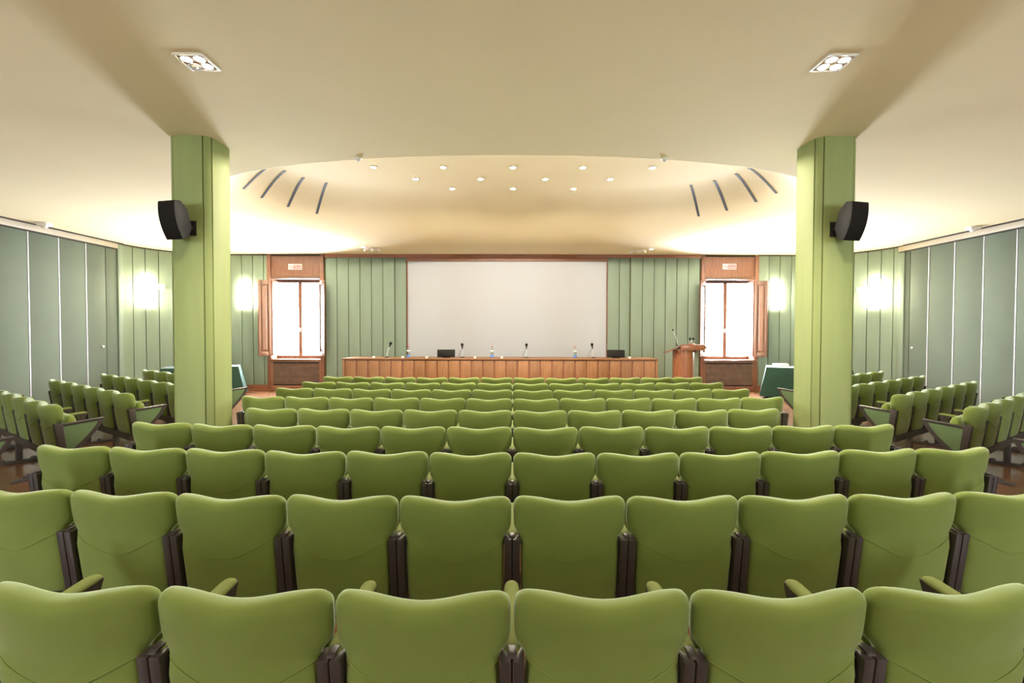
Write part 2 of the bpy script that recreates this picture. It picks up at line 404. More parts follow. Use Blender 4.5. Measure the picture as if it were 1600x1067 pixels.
# ------------------------------------------------------------------ stage windows
def stage_window(n, label):
    x0, x1 = WIN[n]; xc = (x0 + x1) / 2
    r = sroot('window_%d' % n, label)
    for a, b in ((x0 - .10, x0), (x1, x1 + .10)):
        box('casing', 'walnut', a, b, YB - .03, YB + .05, 0, CH - .02, r, bevel=.006)
    box('top_panel', 'walnut', x0, x1, YB + .01, YB + .04, 3.17, CH - .055, r)
    box('top_shade_strip', 'gap_shade', x0, x1, YB + .0, YB + .04, CH - .055, CH, r)  # solid strip, dark colour stands for shade under the ceiling
    box('header_rail', 'shutter_wood', x0, x1, YB - .03, YB + .05, 3.09, 3.17, r, bevel=.006)
    box('reveal_top', 'walnut_h', x0, x1, YB, YB + .40, ZO1, ZO1 + .02, r)
    box('reveal_side', 'walnut', x0, x0 + .02, YB, YB + .40, ZO0, ZO1, r)
    box('reveal_side', 'walnut', x1 - .02, x1, YB, YB + .40, ZO0, ZO1, r)
    box('sill', 'shutter_wood', x0 - .03, x1 + .03, YB - .05, YB + .40, ZO0 - .08, ZO0, r, bevel=.008)
    # radiator grille below the sill
    box('radiator_recess', 'radiator_dark', x0, x1, YB + .02, YB + .06, .14, ZO0 - .08, r)
    for a, b in ((x0, x0 + .04), (x1 - .04, x1)):
        box('grille_stile', 'walnut', a, b, YB - .02, YB + .04, .14, ZO0 - .08, r)
    zs = .17
    for i in range(15):
        T = Matrix.Translation((xc, YB + .0, zs + .02 + i * .039)) @ Matrix.Rotation(math.radians(-35), 4, 'X')
        MB().box(-(x1 - x0) / 2 + .04, (x1 - x0) / 2 - .04, -.018, .018, -.006, .006, T).build('slat', 'slat_wood', r)
    box('plinth', 'walnut_h', x0, x1, YB - .02, YB + .04, 0, .14, r, bevel=.004)
    # two casement leaves
    ys = YB + .27
    for a, b in ((x0 + .02, xc), (xc, x1 - .02)):
        m = MB(); t = .05
        m.box(a, a + t, ys, ys + .05, ZO0, ZO1); m.box(b - t, b, ys, ys + .05, ZO0, ZO1)
        m.box(a + t, b - t, ys, ys + .05, ZO0, ZO0 + .09); m.box(a + t, b - t, ys, ys + .05, ZO1 - .07, ZO1)
        sh = m.build('sash', 'walnut', r)
        box('pane', 'pane_glass', a + t, b - t, ys + .024, ys + .028, ZO0 + .09, ZO1 - .07, sh)
    hd = MB().box(xc - .012, xc + .012, ys - .02, ys, 1.62, 1.74); hd.tube([(xc, ys - .02, 1.68), (xc, ys - .05, 1.68), (xc - .09, ys - .055, 1.675)], .009)
    hd.build('handle', 'chrome', r, smooth=True)
    # inner shutters folded back at an angle into the hall
    for s, xh in ((-1, x0), (1, x1)):
        T = Matrix.Translation((xh, YB - .04, 0)) @ Matrix.Rotation(s * math.radians(-42), 4, 'Z')
        wd = .32; z0, z1 = .97, 3.03; t = .065
        a, b = (0, wd) if s > 0 else (-wd, 0)
        m = MB()
        m.box(a, a + t, -.035, 0, z0, z1, T); m.box(b - t, b, -.035, 0, z0, z1, T)
        m.box(a + t, b - t, -.035, 0, z0, z0 + .11, T); m.box(a + t, b - t, -.035, 0, z1 - .11, z1, T)
        sh = m.build('shutter', 'shutter_wood', r, bevel=.006)
        p0, p1 = a + t, b - t; q0, q1 = z0 + .11, z1 - .11
        MB().rings([[(p0, -.012, q0), (p1, -.012, q0), (p1, -.012, q1), (p0, -.012, q1)],
                    [(p0 + .05, -.03, q0 + .06), (p1 - .05, -.03, q0 + .06), (p1 - .05, -.03, q1 - .06), (p0 + .05, -.03, q1 - .06)]], True, True, T).build('raised_panel', 'shutter_wood', sh)
        # second leaf of the shutter, folded back into the reveal
        T2 = Matrix.Translation((xh - s * .025, YB - .02, 0)) @ Matrix.Rotation(s * math.radians(80), 4, 'Z')
        a, b = (0, .24) if s < 0 else (-.24, 0)
        if s < 0: T2 = Matrix.Translation((xh + .025, YB, 0)) @ Matrix.Rotation(math.radians(78), 4, 'Z')
        else: T2 = Matrix.Translation((xh - .025, YB, 0)) @ Matrix.Rotation(math.radians(-78), 4, 'Z')
        m = MB()
        m.box(a, b, -.012, .012, z0, z1, T2)
        m.build('shutter', 'shutter_wood', r, bevel=.004)
stage_window(1, 'bright wooden window with open shutters at the far end from the lectern')
stage_window(2, 'bright wooden window with open shutters beside the lectern')

def text_mesh(txt, size, name, m, parent, T):
    c = bpy.data.curves.new(name, 'FONT'); c.body = txt; c.size = size; c.align_x = 'CENTER'; c.align_y = 'CENTER'; c.extrude = .0008
    t = bpy.data.objects.new(name, c); COL.objects.link(t)
    dg = bpy.context.evaluated_depsgraph_get(); me = bpy.data.meshes.new_from_object(t.evaluated_get(dg))
    bpy.data.objects.remove(t)
    me.transform(T); me.materials.clear(); me.materials.append(MATS[m])
    return obj(name, me, parent)
def no_smoking(x, z, label):
    r = thing('no_smoking_sign', label, 'sign', (x, YB + .01, z))
    box('plate', 'white_plastic', -.185, .185, -.006, 0, -.075, .075, r, bevel=.003)
    box('red_field', 'sign_red', -.05, .175, -.009, -.006, -.06, .06, r)
    R = Matrix.Rotation(PI / 2, 4, 'X')
    def ringm(r0, r1, n=28):
        m = MB(); rs = []
        for i in range(n):
            a = 2 * PI * i / n
            rs.append([(-.115 + q * math.cos(a), y, q * math.sin(a)) for q, y in ((r0, -.006), (r0, -.009), (r1, -.009), (r1, -.006))])
        rs.append(rs[0]); m.rings(rs, False, False); return m
    m = ringm(.042, .054)
    m.box(-.048, .048, -.009, -.006, -.006, .006, Matrix.Translation((-.115, 0, 0)) @ Matrix.Rotation(math.radians(45), 4, 'Y'))
    m.build('prohibition_ring', 'sign_red', r)
    MB().box(-.147, -.085, -.0075, -.006, -.007, .007).build('cigarette', 'sign_black', r)
    text_mesh('VIETATO', .052, 'lettering', 'white_plastic', r, Matrix.Translation((.0625, -.0095, .026)) @ R)
    text_mesh('FUMARE', .052, 'lettering', 'white_plastic', r, Matrix.Translation((.0625, -.0095, -.026)) @ R)
no_smoking((461.5 - 801) * YB / FPX, EYE + (515.8 - 416.5) * YB / FPX, 'red and white no smoking sign above the window farther from the lectern')
no_smoking((1138.5 - 801) * YB / FPX, EYE + (517.8 - 417) * YB / FPX, 'red and white no smoking sign above the window beside the lectern')

# projection screen
sc = thing('projection_screen', 'large plain white projection screen behind the long wooden desk', 'screen', (-.157, YB + .05, 0))
box('screen_surface', 'screen', -2.74, 2.74, 0, .012, .6, CH - .18, sc)
box('side_rail', 'walnut', -2.765, -2.74, -.03, .02, .6, CH - .18, sc); box('side_rail', 'walnut', 2.74, 2.765, -.03, .02, .6, CH - .18, sc)

# ------------------------------------------------------------------ pillars
def pillar(x, y, label):
    r = thing('pillar', label, 'pillar', (x, y, 0), 0, 'clad pillars of the hall')
    h = .225; c = .062; g = .004; d = .022
    pts = [(h - c, -h), (h, -h + c), (h, h - c), (h - c, h), (-h + c, h), (-h, h - c), (-h, -h + c), (-h + c, -h)]
    k = 1 - .012 / h
    MB().prism([(p[0] * k, p[1] * k) for p in pts], 0, CH, 'z').build('core', 'groove', r)
    n = len(pts)
    for i in range(n):
        a = Vector(pts[i]); b = Vector(pts[(i + 1) % n]); u = (b - a).normalized(); nn = Vector((-u.y, u.x))
        if nn.dot((a + b) / 2) > 0: nn = -nn
        e = .008; a2 = a + u * e; b2 = b - u * e
        q = [a2, b2, b2 + nn * d, a2 + nn * d]
        MB().prism([(p.x, p.y) for p in q], 0.0, CH, 'z').build('panel', 'pillar_green', r, bevel=.003)
    return r
PX, PY = 3.51, 5.37
pillar(-PX, PY, 'square green clad pillar on the side away from the lectern')
pillar(PX, PY, 'square green clad pillar on the lectern side')

def speaker(s, label):
    # black cabinet with a bowed front on a wall bracket, turned outward and tilted down
    fx, fy, fz = s * 3.455, PY - .225, EYE + (517 - 345) * 5.0 / FPX
    r = thing('wall_speaker', label, 'loudspeaker', (fx, fy, fz), 0, 'loudspeakers on the pillars')
    box('wall_plate', 'black_metal', -.035, .035, -.012, 0, -.14, .02, r, bevel=.003)
    ar = MB(); ar.tube([(0, -.01, -.06), (s * .02, -.06, -.05), (s * .03, -.10, 0)], .018); ar.build('bracket', 'black_metal', r, smooth=True)
    T = Matrix.Translation((s * .05, -.15, 0.0)) @ Matrix.Rotation(s * math.radians(14), 4, 'Z') @ Matrix.Rotation(math.radians(17), 4, 'X')
    prof = []           # side profile (y, z): bowed front towards -y
    H = .195
    for i in range(13):
        z = -H + 2 * H * i / 12; prof.append((-.09 - .045 * (1 - ((z + .03) / (H + .03)) ** 2) , z))
    prof += [(.02, H * .97), (.075, H * .5), (.075, -H * .5), (.0, -H * .98)]
    rings = []
    for xx in (-1, 1):
        rings.append([((xx * (.108 if k_ < 13 else .06)), p[0], p[1]) for k_, p in enumerate(prof)])
    cab = MB().rings(rings, True, True, T).build('cabinet', 'black_plastic', r, bevel=.006)
    fr = MB(); q = prof[:13]
    fr.rings([[(xx * .098, p[0] - .004, p[1] * .93) for p in q] + [(xx * .098, p[0] + .004, p[1] * .93) for p in q[::-1]] for xx in (-1, 1)], True, True, T)
    fr.build('grille', 'black_plastic', r, smooth=True)
    MB().box(-.028, .028, -.118, -.108, -.158, -.148, T).build('badge', 'strip_white', r)
speaker(-1, 'black wedge loudspeaker on the pillar away from the lectern')
speaker(1, 'black wedge loudspeaker on the lectern side pillar')

# ------------------------------------------------------------------ auditorium seats
PITCH = .554
XS = 1.026           # width scale of the upholstery
def seat_meshes():
    D = {}
    # backrest: stacked rounded sections, winged upper cushion with a wavy top edge
    lev = [(.325, .196, .016), (.333, .211, .028), (.355, .222, .034), (.43, .227, .037), (.52, .228, .038), (.60, .229, .039), (.655, .230, .040), (.668, .232, .041),
           (.678, .238, .042), (.688, .247, .043), (.699, .255, .044), (.712, .2605, .045), (.73, .263, .047), (.76, .264, .049), (.803, .264, .049)]
    R = .05
    for i in range(1, 9):
        a = PI / 2 * i / 8 * .985
        lev.append((.803 + R * math.sin(a), .264 - R * 1.05 * (1 - math.cos(a)), .049 * max(.06, math.cos(a)) ** .62))
    NX = 44
    def wave(x):
        return .016 * (.5 - .5 * math.cos(2 * PI * min(abs(x), .19) / .38)) - .003
    def sec(z, w, d):
        s = max(0, min(1, (z - .70) / .10)); s = s * s * (3 - 2 * s)
        ring = []; hn = NX // 2
        us = [math.sin(PI / 2 * (2 * i / hn - 1)) for i in range(hn + 1)]
        for sg, lst in ((-1, us), (1, us[::-1][1:-1])):
            for u in lst:
                x = XS * w * u; y = sg * d * max(0, 1 - abs(u) ** 5) ** (1 / 3.2)
                cv = max(0, min(1, (z - .60) / .10)); cv = .022 + .03 * cv * cv * (3 - 2 * cv)
                yc = .052 + (.88 - z) * .13 + cv * (x / .26) ** 2
                ring.append((x, yc + y, z + wave(x) * s))
        return ring
    m = MB(); rr = [sec(*l) for l in lev]; m.rings(rr, True, False)
    k0 = (len(rr) - 1) * NX       # close the top with strips from front to rear
    hn = NX // 2
    m.f.append((k0, k0 + 1, k0 + NX - 1)); m.f.append((k0 + hn - 1, k0 + hn, k0 + hn + 1))
    for i in range(1, hn - 1):
        m.f.append((k0 + i, k0 + i + 1, k0 + NX - 1 - i, k0 + NX - i))
    D['backrest'] = m.mesh('backrest', 'fabric', smooth=True, ang=75)
    # stitched seam: shallow smile across the rear of the back
    pts = []
    for i in range(25):
        x = -.226 + .452 * i / 24; z = .655 - .085 * (math.cos(PI * x / .227 / 2)) ** 1.4
        w = .2295; d = .0397
        cv = max(0, min(1, (z - .60) / .10)); cv = .022 + .03 * cv * cv * (3 - 2 * cv)
        y = .052 + (.88 - z) * .13 + cv * (x * XS / .26) ** 2 - d * max(0, 1 - (abs(x) / w) ** 5) ** (1 / 3.2)
        pts.append((x * XS, y - .0012, z))
    D['seam'] = MB().tube(pts, .0018, 5).mesh('seam', 'piping', smooth=True)
    # tipped-up seat cushion in front of the back
    rs = []
    for z, w, d in ((.36, .19, .02), (.37, .21, .045), (.42, .222, .06), (.60, .222, .058), (.68, .218, .05), (.715, .205, .036), (.73, .18, .012)):
        rs.append([(w * math.copysign(abs(math.cos(a)) ** .4, math.cos(a)), .225 + (.70 - z) * .02 + d * math.copysign(abs(math.sin(a)) ** .5, math.sin(a)), z)
                   for a in [2 * PI * (i + .5) / 28 for i in range(28)]])
    D['seat_cushion'] = MB().rings(rs).mesh('seat_cushion', 'fabric', smooth=True, ang=75)
    # dark two-piece post between neighbouring backs
    m = MB(); top = .668
    for s in (-1, 1):
        x0, x1 = sorted((s * .0012, s * .0375))
        def yb(z): return .004 + (.88 - z) * .13
        pr = [(yb(top), top), (yb(.30), .30), (yb(.30) + .06, .30), (yb(top) + .07, top)]
        m.prism(pr, x0, x1, 'x')
    D['post'] = m.mesh('post', 'arm_plastic', bevel=.006)
    # wedge of beige plastic on top of the post
    D['post_cap'] = MB().prism([(.045, .667), (.095, .667), (.095, .680), (.06, .677)], -.014, .014, 'x').mesh('post_cap', 'arm_plastic', bevel=.003)
    # arm frame: rising top rail and curved lower edge, open in the middle
    out = [(.05, .655), (.44, .683), (.445, .672)]
    inn = [(.098, .637), (.398, .657)]
    for i in range(7):
        t = (i + 1) / 7
        out.append((.445 - .29 * t ** 1.15, .672 - .36 * t ** .86))
    for i in range(5):
        t = (i + 1) / 5
        inn.append((.398 - .262 * t ** 1.13, .657 - .312 * t ** .86))
    out.append((.075, .312)); inn.append((.098, .342))
    D['arm_in'] = inn
    def framemesh(wd):
        m = MB()
        # match both loops by resampling
        def res(lp, n):
            P = [Vector(p) for p in lp] + [Vector(lp[0])]; L = [0]
            for a, b in zip(P[:-1], P[1:]): L.append(L[-1] + (b - a).length)
            o = []
            for k in range(n):
                q = L[-1] * k / n; i = max(j for j in range(len(L) - 1) if L[j] <= q + 1e-9)
                o.append(tuple(P[i].lerp(P[i + 1], (q - L[i]) / max(1e-9, L[i + 1] - L[i]))))
            return o
        n = 36; A = res(out, n); B = res(inn, n)
        # keep the sharp tip
        A[min(range(n), key=lambda i: (A[i][0] - .443) ** 2 + (A[i][1] - .68) ** 2)] = (.447, .682)
        rs = [[(-wd, *p) for p in A], [(wd, *p) for p in A], [(wd, *p) for p in B], [(-wd, *p) for p in B], [(-wd, *p) for p in A]]
        m.rings(rs, False, False)
        return m.mesh('arm_frame', 'arm_plastic', bevel=.002, seg=1)
    D['arm_frame'] = framemesh(.022); D['end_frame'] = framemesh(.03)
    D['end_panel'] = MB().prism([(p[0] * 1.0, p[1]) for p in inn], -.024, .024, 'x').mesh('end_panel', 'end_fabric', bevel=.004)
    # padded arm top with a rounded front end
    rs = []
    for y, w, h in ((.055, .022, .012), (.08, .028, .018), (.25, .029, .020), (.40, .029, .020), (.425, .026, .017), (.44, .019, .010), (.446, .008, .004)):
        zb = .657 + (y - .05) * .072
        rs.append([(w * math.cos(a), y, zb + max(0, h * math.sin(a)) - (.004 if math.sin(a) < 0 else 0)) for a in [2 * PI * i / 16 for i in range(16)]])
    D['arm_pad'] = MB().rings(rs).mesh('arm_pad', 'arm_pad', smooth=True, ang=60)
    return D
SM = seat_meshes()
SEAT_GROUP = 'green tip-up seats of the hall'
def seat(label, loc, rz, arms, panels=()):
    r = thing('auditorium_seat', label, 'seat', loc, rz, SEAT_GROUP)
    b = obj('backrest', SM['backrest'], r); obj('seam', SM['seam'], b)
    obj('seat_cushion', SM['seat_cushion'], r)
    for s in arms:
        x = s * PITCH / 2
        p = obj('post', SM['post'], r, (x, .028, 0)); obj('post_cap', SM['post_cap'], p)
        a = obj('arm_frame', SM['end_frame' if s in panels else 'arm_frame'], r, (x, .035, 0))
        if s in panels: obj('end_panel', SM['end_panel'], a)
        else: obj('arm_pad', SM['arm_pad'], a)
    return r
def rail(name, pts, rz_list, label, feet_every=2):
    # dark beam below the seats with flat feet on the floor; pts: seat boundary points, rz: heading there
    o = thing(name, label, 'seat support', (0, 0, 0), 0, 'seat rails')
    rs = []
    for (x, y), a in zip(pts, rz_list):
        fx, fy = -math.sin(a), math.cos(a)
        rs.append([(x + fx * d, y + fy * d, z) for d, z in ((.085, .265), (.135, .265), (.135, .345), (.085, .345))])
    MB().rings(rs).build('beam', 'steel_dark', o, smooth=True, ang=30)
    n = len(pts)
    for i in range(n):
        if i % feet_every != (1 if n > 3 else 0): continue
        (x, y), a = pts[i], rz_list[i]
        T = Matrix.Translation((x, y, 0)) @ Matrix.Rotation(a, 4, 'Z')
        MB().box(-.03, .03, .08, .14, .03, .265, T).build('leg', 'steel_dark', o, bevel=.004)
        f = MB(); f.prism([(-.16, 0), (.46, 0), (.46, .012), (.40, .035), (-.10, .035), (-.16, .012)], -.028, .028, 'x', T)
        ft = f.build('foot', 'steel_dark', o, bevel=.003)
        for yy in (.02, .30):
            MB().lathe([(.03, .033), (.028, .05), (.016, .06), (.001, .062)], 10, T @ Matrix.Translation((0, yy - .06, 0))).build('floor_bolt', 'steel_dark', ft, smooth=True)
RC = 30.0
def central_row(i, nseat):
    y0 = 1.335 + .826 * (i - 1); k = 10 - i           # k-th row counted from the desk
    h = nseat // 2
    def at(u):
        th = u * PITCH / RC; return (RC * math.sin(th), y0 + RC * (1 - math.cos(th)), th)
    for j in range(-h, h):
        x, y, th = at(j + .5)
        side = 'towards' if j >= 0 else 'away from'
        nth = (j + 1) if j >= 0 else -j
        lab = 'green seat %s from the middle %s the lectern, %s central row from the desk' % (ORD[nth], side, ORD[k])
        arms = [-1]; pan = []
        if j == -h: pan.append(-1)
        if j == h - 1: arms.append(1); pan.append(1)
        jit = random.uniform(-.006, .006)
        seat(lab, (x, y + jit, random.uniform(-.003, .003)), th + random.uniform(-.006, .006), arms, pan)
    B = [at(u) for u in range(-h, h + 1)]
    rail('seat_rail', [(b[0], b[1]) for b in B], [b[2] for b in B], 'dark steel rail and feet under %s central row from the desk' % ORD[k])
for i, n in enumerate((8, 12, 12, 12, 10, 12, 12, 12, 12)): central_row(i + 1, n)
WA = math.radians(33)
def wing_row(s, r, n):
    # r: 1 = row closest to the stage windows
    x0, y0 = s * 4.87, 7.80 - .965 * (r - 1)
    d = (s * math.cos(WA), math.sin(WA)); p = .54
    rz = s * WA                # turned to face the stage
    side = 'lectern side' if s > 0 else 'side away from lectern'
    for j in range(n):
        u = (j + .5) * p
        lab = 'green seat %s from the aisle, %s wing row from the stage, %s' % (ORD[j + 1], ORD[r], side)
        a = [-s]; pan = [-s] if j == 0 else []
        if j == n - 1: a.append(s)
        seat(lab, (x0 + d[0] * u, y0 + d[1] * u, random.uniform(-.003, .003)), rz + random.uniform(-.006, .006), a, pan)
    rail('seat_rail', [(x0 + d[0] * p * u, y0 + d[1] * p * u) for u in range(n + 1)], [rz] * (n + 1), 'dark steel rail and feet under %s wing row from stage, %s' % (ORD[r], side))
for s in (-1, 1):
    for r, n in ((1, 6), (2, 6), (3, 6), (4, 6), (5, 2)): wing_row(s, r, n)

# ------------------------------------------------------------------ stage: platform, desk, lectern
PH = .25
pf = thing('stage_platform', 'low wooden platform carrying the long desk and lectern', 'platform', (0, 0, 0))
box('deck', 'walnut_h', -4.55, 4.85, 11.02, YB - .03, PH - .04, PH, pf, bevel=.004)
box('riser', 'oak_h', -4.50, 4.80, 11.06, YB - .05, 0, PH - .04, pf)
DX0, DX1, DY = -4.03, 3.44, 11.2
DT = EYE - 43.2 * DY / FPX
dk = thing('speakers_desk', 'long wooden speakers desk with vertical front panels below the screen', 'desk', (0, 0, 0))
box('worktop', 'oak_h', DX0, DX1, DY - .02, DY + .75, DT - .03, DT, dk, bevel=.005)
MB().box(DX0 + .02, DX1 - .02, DY + .03, DY + .05, PH, DT - .03).build('front_backing', 'walnut_h', dk)
n = 27; pw = (DX1 - DX0 - .10) / n
for i in range(n):
    a = DX0 + .05 + i * pw
    box('front_panel', 'oak', a + .016, a + pw - .016, DY + .008, DY + .035, PH, DT - .045, dk, bevel=.003)
for a, b in ((DX0, DX0 + .045), (DX1 - .045, DX1)):
    box('side_panel', 'oak', a, b, DY, DY + .73, PH, DT - .03, dk, bevel=.003)
def dx(px, y): return (px - 801) * y / FPX
def microphone(px, top_py, lean, label, thick=.012):
    y = DY + .30; x = dx(px, y); h = EYE + (517 - top_py) * y / FPX - DT
    r = thing('desk_microphone', label, 'microphone', (x, y, DT))
    MB().lathe([(.06, 0), (.06, .012), (.02, .022), (.012, .03)], 16).build('base', 'black_metal', r, smooth=True)
    MB().tube([(0, 0, .02), (lean * .5, 0, h * .55), (lean, -.01, h * .80)], thick * .6).build('stem', 'chrome', r, smooth=True)
    T = Matrix.Translation((lean, -.01, h * .78)) @ Matrix.Rotation(math.atan2(lean, .12) * .8, 4, 'Y') @ Matrix.Rotation(math.radians(28), 4, 'X')
    MB().lathe([(.012, 0), (.016, .05), (.017, .08)], 12, T).build('body', 'black_plastic', r, smooth=True)
    MB().lathe([(.017, .08), (.03, .09), (.036, .11), (.033, .132), (.018, .147), (.001, .15)], 14, T).build('head', 'black_plastic', r, smooth=True)
    MB().tube([(lean, 0, h * .78), (lean - .06, .02, h * .5), (lean - .10, .04, .01)], .004, 6).build('cable', 'black_metal', r, smooth=True)
microphone(604, 538, .07, 'desk microphone leaning on a thick chrome stem, beside the green boards', .022)
microphone(722.5, 541, .0, 'desk microphone next to the black monitor farther from the lectern')
microphone(822.5, 541, .0, 'desk microphone alone at the middle of the desk')
microphone(927.5, 540, -.03, 'desk microphone between water bottle and monitor nearer the lectern')
def bottle(px, label):
    y = DY + .36
    r = thing('water_bottle', label, 'bottle', (dx(px, y), y, DT), 0, 'water bottles on the desk')
    MB().lathe([(.036, 0), (.042, .006), (.042, .06), (.038, .075), (.042, .09), (.042, .12), (.037, .135), (.042, .15), (.041, .18), (.03, .22), (.015, .25), (.013, .262)], 16).build('body', 'bottle_plastic', r, smooth=True)
    MB().lathe([(.0425, .01), (.0432, .012), (.0432, .058), (.0425, .06)], 16).build('label', 'label_blue', r, smooth=True)
    MB().lathe([(.0425, .152), (.0432, .153), (.0428, .176), (.042, .178)], 16).build('neck_band', 'white_plastic', r, smooth=True)
    MB().lathe([(.017, .258), (.017, .28), (.001, .281)], 12).build('cap', 'cap_red', r, smooth=True)
bottle(638, 'clear water bottle with red cap on the desk beside the green boards')
bottle(769, 'clear water bottle with red cap near the middle of the desk')
bottle(898.5, 'clear water bottle with red cap beside the microphone on the lectern half')
def monitor(px, tilt_, label):
    y = DY + .30
    r = thing('desk_monitor', label, 'monitor', (dx(px, y), y, DT), math.radians(tilt_))
    MB().box(-.09, .09, -.06, .08, 0, .012).build('foot', 'black_plastic', r, bevel=.003)
    MB().box(-.03, .03, .0, .03, .01, .06).build('neck', 'black_plastic', r)
    T = Matrix.Translation((0, 0, .035)) @ Matrix.Rotation(math.radians(-14), 4, 'X')
    MB().box(-.215, .215, -.02, .02, -.02, .165, T).build('housing', 'black_plastic', r, bevel=.008)
    MB().box(-.16, .16, -.034, -.019, .0, .12, T).build('rear_bulge', 'black_plastic', r, bevel=.006)
    MB().box(-.2, .2, .0195, .0215, -.005, .15, T).build('display', 'black_metal', r)
monitor(697, 4, 'small black monitor seen from behind, on desk half away from the lectern')
monitor(962.5, -4, 'small black monitor seen from behind, on desk half nearer the lectern')
CUPS = [(583.5, 'outermost on desk end away from lectern'), (629, 'next to the bottle by the green boards'), (666.5, 'between bottle and black monitor'),
        (742, 'next to microphone by the middle bottle'), (784, 'next to the middle bottle, lectern side'), (984, 'at desk end near the lectern')]
for px, w in CUPS:
    y = DY + .12
    m = MB().lathe([(.028, 0), (.036, .042), (.034, .042), (.026, .006), (.001, .006)], 14)
    o = m.build('paper_cup', 'paper', None, smooth=True); o.location = (dx(px, y), y, DT)
    tag(o, 'small white cup ' + w, 'cup', 'white cups on the desk')

def lectern():
    y = 11.42; x = dx(1068.5, y)
    r = thing('lectern', 'brown wooden lectern with rounded column and slanted top near the window', 'lectern', (x, y, PH))
    top = EYE - (546 - 517) * y / FPX - PH
    col = [(.23 * math.cos(a), -.20 * math.sin(a)) for a in [PI * i / 20 for i in range(21)]] + [(-.23, .12), (.23, .12)]
    MB().prism(col, .0, top, 'z').build('column', 'lectern_wood', r, smooth=True, ang=40)
    box('base', 'lectern_wood', -.28, .28, -.26, .2, 0, .03, r, bevel=.005)
    # desk top: front fascia, slanted board behind, sloping side flaps
    box('fascia', 'lectern_wood', -.16, .42, -.25, -.22, top, top + .135, r, bevel=.005)
    MB().add([(-.16, -.22, top + .10), (.42, -.22, top + .10), (.42, .25, top), (-.16, .25, top), (-.16, -.22, top + .125), (.42, -.22, top + .125), (.42, .25, top + .025), (-.16, .25, top + .025)],
             [(3, 2, 1, 0), (4, 5, 6, 7), (0, 1, 5, 4), (1, 2, 6, 5), (2, 3, 7, 6), (3, 0, 4, 7)]).build('reading_board', 'lectern_wood', r)
    def flap(p):
        q = [(a, b, c - .022) for a, b, c in p]
        MB().rings([q, p]).build('side_flap', 'lectern_wood', r)
    flap([(-.16, -.24, top + .12), (-.44, -.20, top - .035), (-.44, .16, top - .06), (-.16, .24, top + .02)])
    flap([(.42, -.24, top + .10), (.50, -.20, top + .07), (.50, .14, top + .0), (.42, .24, top + .02)])
    for sx in (-.13, .16):
        MB().prism([(-.2, top - .07), (.1, top - .05), (.1, top), (-.2, top)], sx * 1.4 - .012, sx * 1.4 + .012, 'x').build('strut', 'lectern_wood', r)
    box('mic_block', 'oak', .04, .20, -.20, -.12, top + .11, top + .155, r, bevel=.004)
    g = thing('gooseneck_microphone', 'slim chrome gooseneck microphone rising from the lectern', 'microphone', (x - .19, y - .10, PH + top + .10))
    MB().lathe([(.022, 0), (.022, .02), (.014, .03), (.012, .06)], 12).build('socket', 'black_metal', g, smooth=True)
    MB().tube([(0, 0, .05), (-.01, 0, .12), (-.06, -.01, .25), (-.115, -.02, .36)], .007).build('neck', 'chrome', g, smooth=True)
    MB().tube([(-.113, -.02, .355), (-.12, -.021, .375), (-.127, -.022, .40)], [.010, .015, .011]).build('capsule', 'black_plastic', g, smooth=True)
    for s in (-1, 1):
        m_ = thing('lectern_microphone', 'black ball-head microphone on lectern, leaning %s the window' % ('towards' if s > 0 else 'away from'), 'microphone', (x + .12 - s * .03, y - .16, PH + top + .155))
        MB().lathe([(.02, 0), (.018, .008), (.008, .012)], 10).build('socket', 'black_metal', m_, smooth=True)
        MB().tube([(0, 0, .005), (s * .035, -.005, .06), (s * .06, -.015, .10)], .0055).build('stem', 'chrome', m_, smooth=True)
        T = Matrix.Translation((s * .068, -.018, .112))
        MB().lathe([(.001, -.03), (.02, -.024), (.03, 0), (.022, .022), (.001, .03)], 12, T).build('head', 'black_plastic', m_, smooth=True)
lectern()

# ------------------------------------------------------------------ draped tables beside the stage
def draped_table(x, y, rz, L, Wd, label):
    r = thing('draped_table', label, 'table', (x, y, 0), rz)
    H = .76
    box('tabletop', 'walnut_h', -L / 2, L / 2, -Wd / 2, Wd / 2, H - .03, H, r)
    for sx in (-1, 1):
        for sy in (-1, 1):
            MB().tube([(sx * (L / 2 - .08), sy * (Wd / 2 - .08), 0), (sx * (L / 2 - .08), sy * (Wd / 2 - .08), H - .03)], .018).build('leg', 'steel_dark', r, smooth=True)
    # cloth: rounded top edge, skirt flaring towards the floor with soft folds
    per = []
    def rect(k):
        o = []; nL, nW = 26, 14
        for i in range(nL): o.append((-1 + 2 * i / nL, -1))
        for i in range(nW): o.append((1, -1 + 2 * i / nW))
        for i in range(nL): o.append((1 - 2 * i / nL, 1))
        for i in range(nW): o.append((-1, 1 - 2 * i / nW))
        return o
    base = rect(0); rs = []
    for z, fl in ((H + .012, -.012), (H + .010, .0), (H, .010), (H - .04, .014), (H - .2, .03), (H - .4, .055), (H - .58, .08), (H - .70, .10)):
        t = max(0, (H - z) / .7); ring = []
        for i, (u, v) in enumerate(base):
            w = math.sin(i * .83) * .018 * t + math.sin(i * .31 + 1) * .02 * t
            cx_ = fl + w; cn = .05 * t if (abs(u) > .98 and abs(v) > .98) else 0
            ring.append((u * (L / 2) + (math.copysign(cx_ + cn, u) if abs(u) > .999 else 0), v * (Wd / 2) + (math.copysign(cx_ + cn, v) if abs(v) > .999 else 0), z))
        rs.append(ring)
    MB().rings(rs[::-1], False, True).build('tablecloth', 'cloth_green', r, smooth=True, ang=50)
    return r
TA = math.radians(27)
draped_table(-7.62, 11.62, TA, 1.55, .72, 'table under a dark green cloth, farther from the lectern')
draped_table(7.28, 11.72, -TA, 1.75, .78, 'table under a dark green cloth, lectern side, with white papers')
pp = MB()
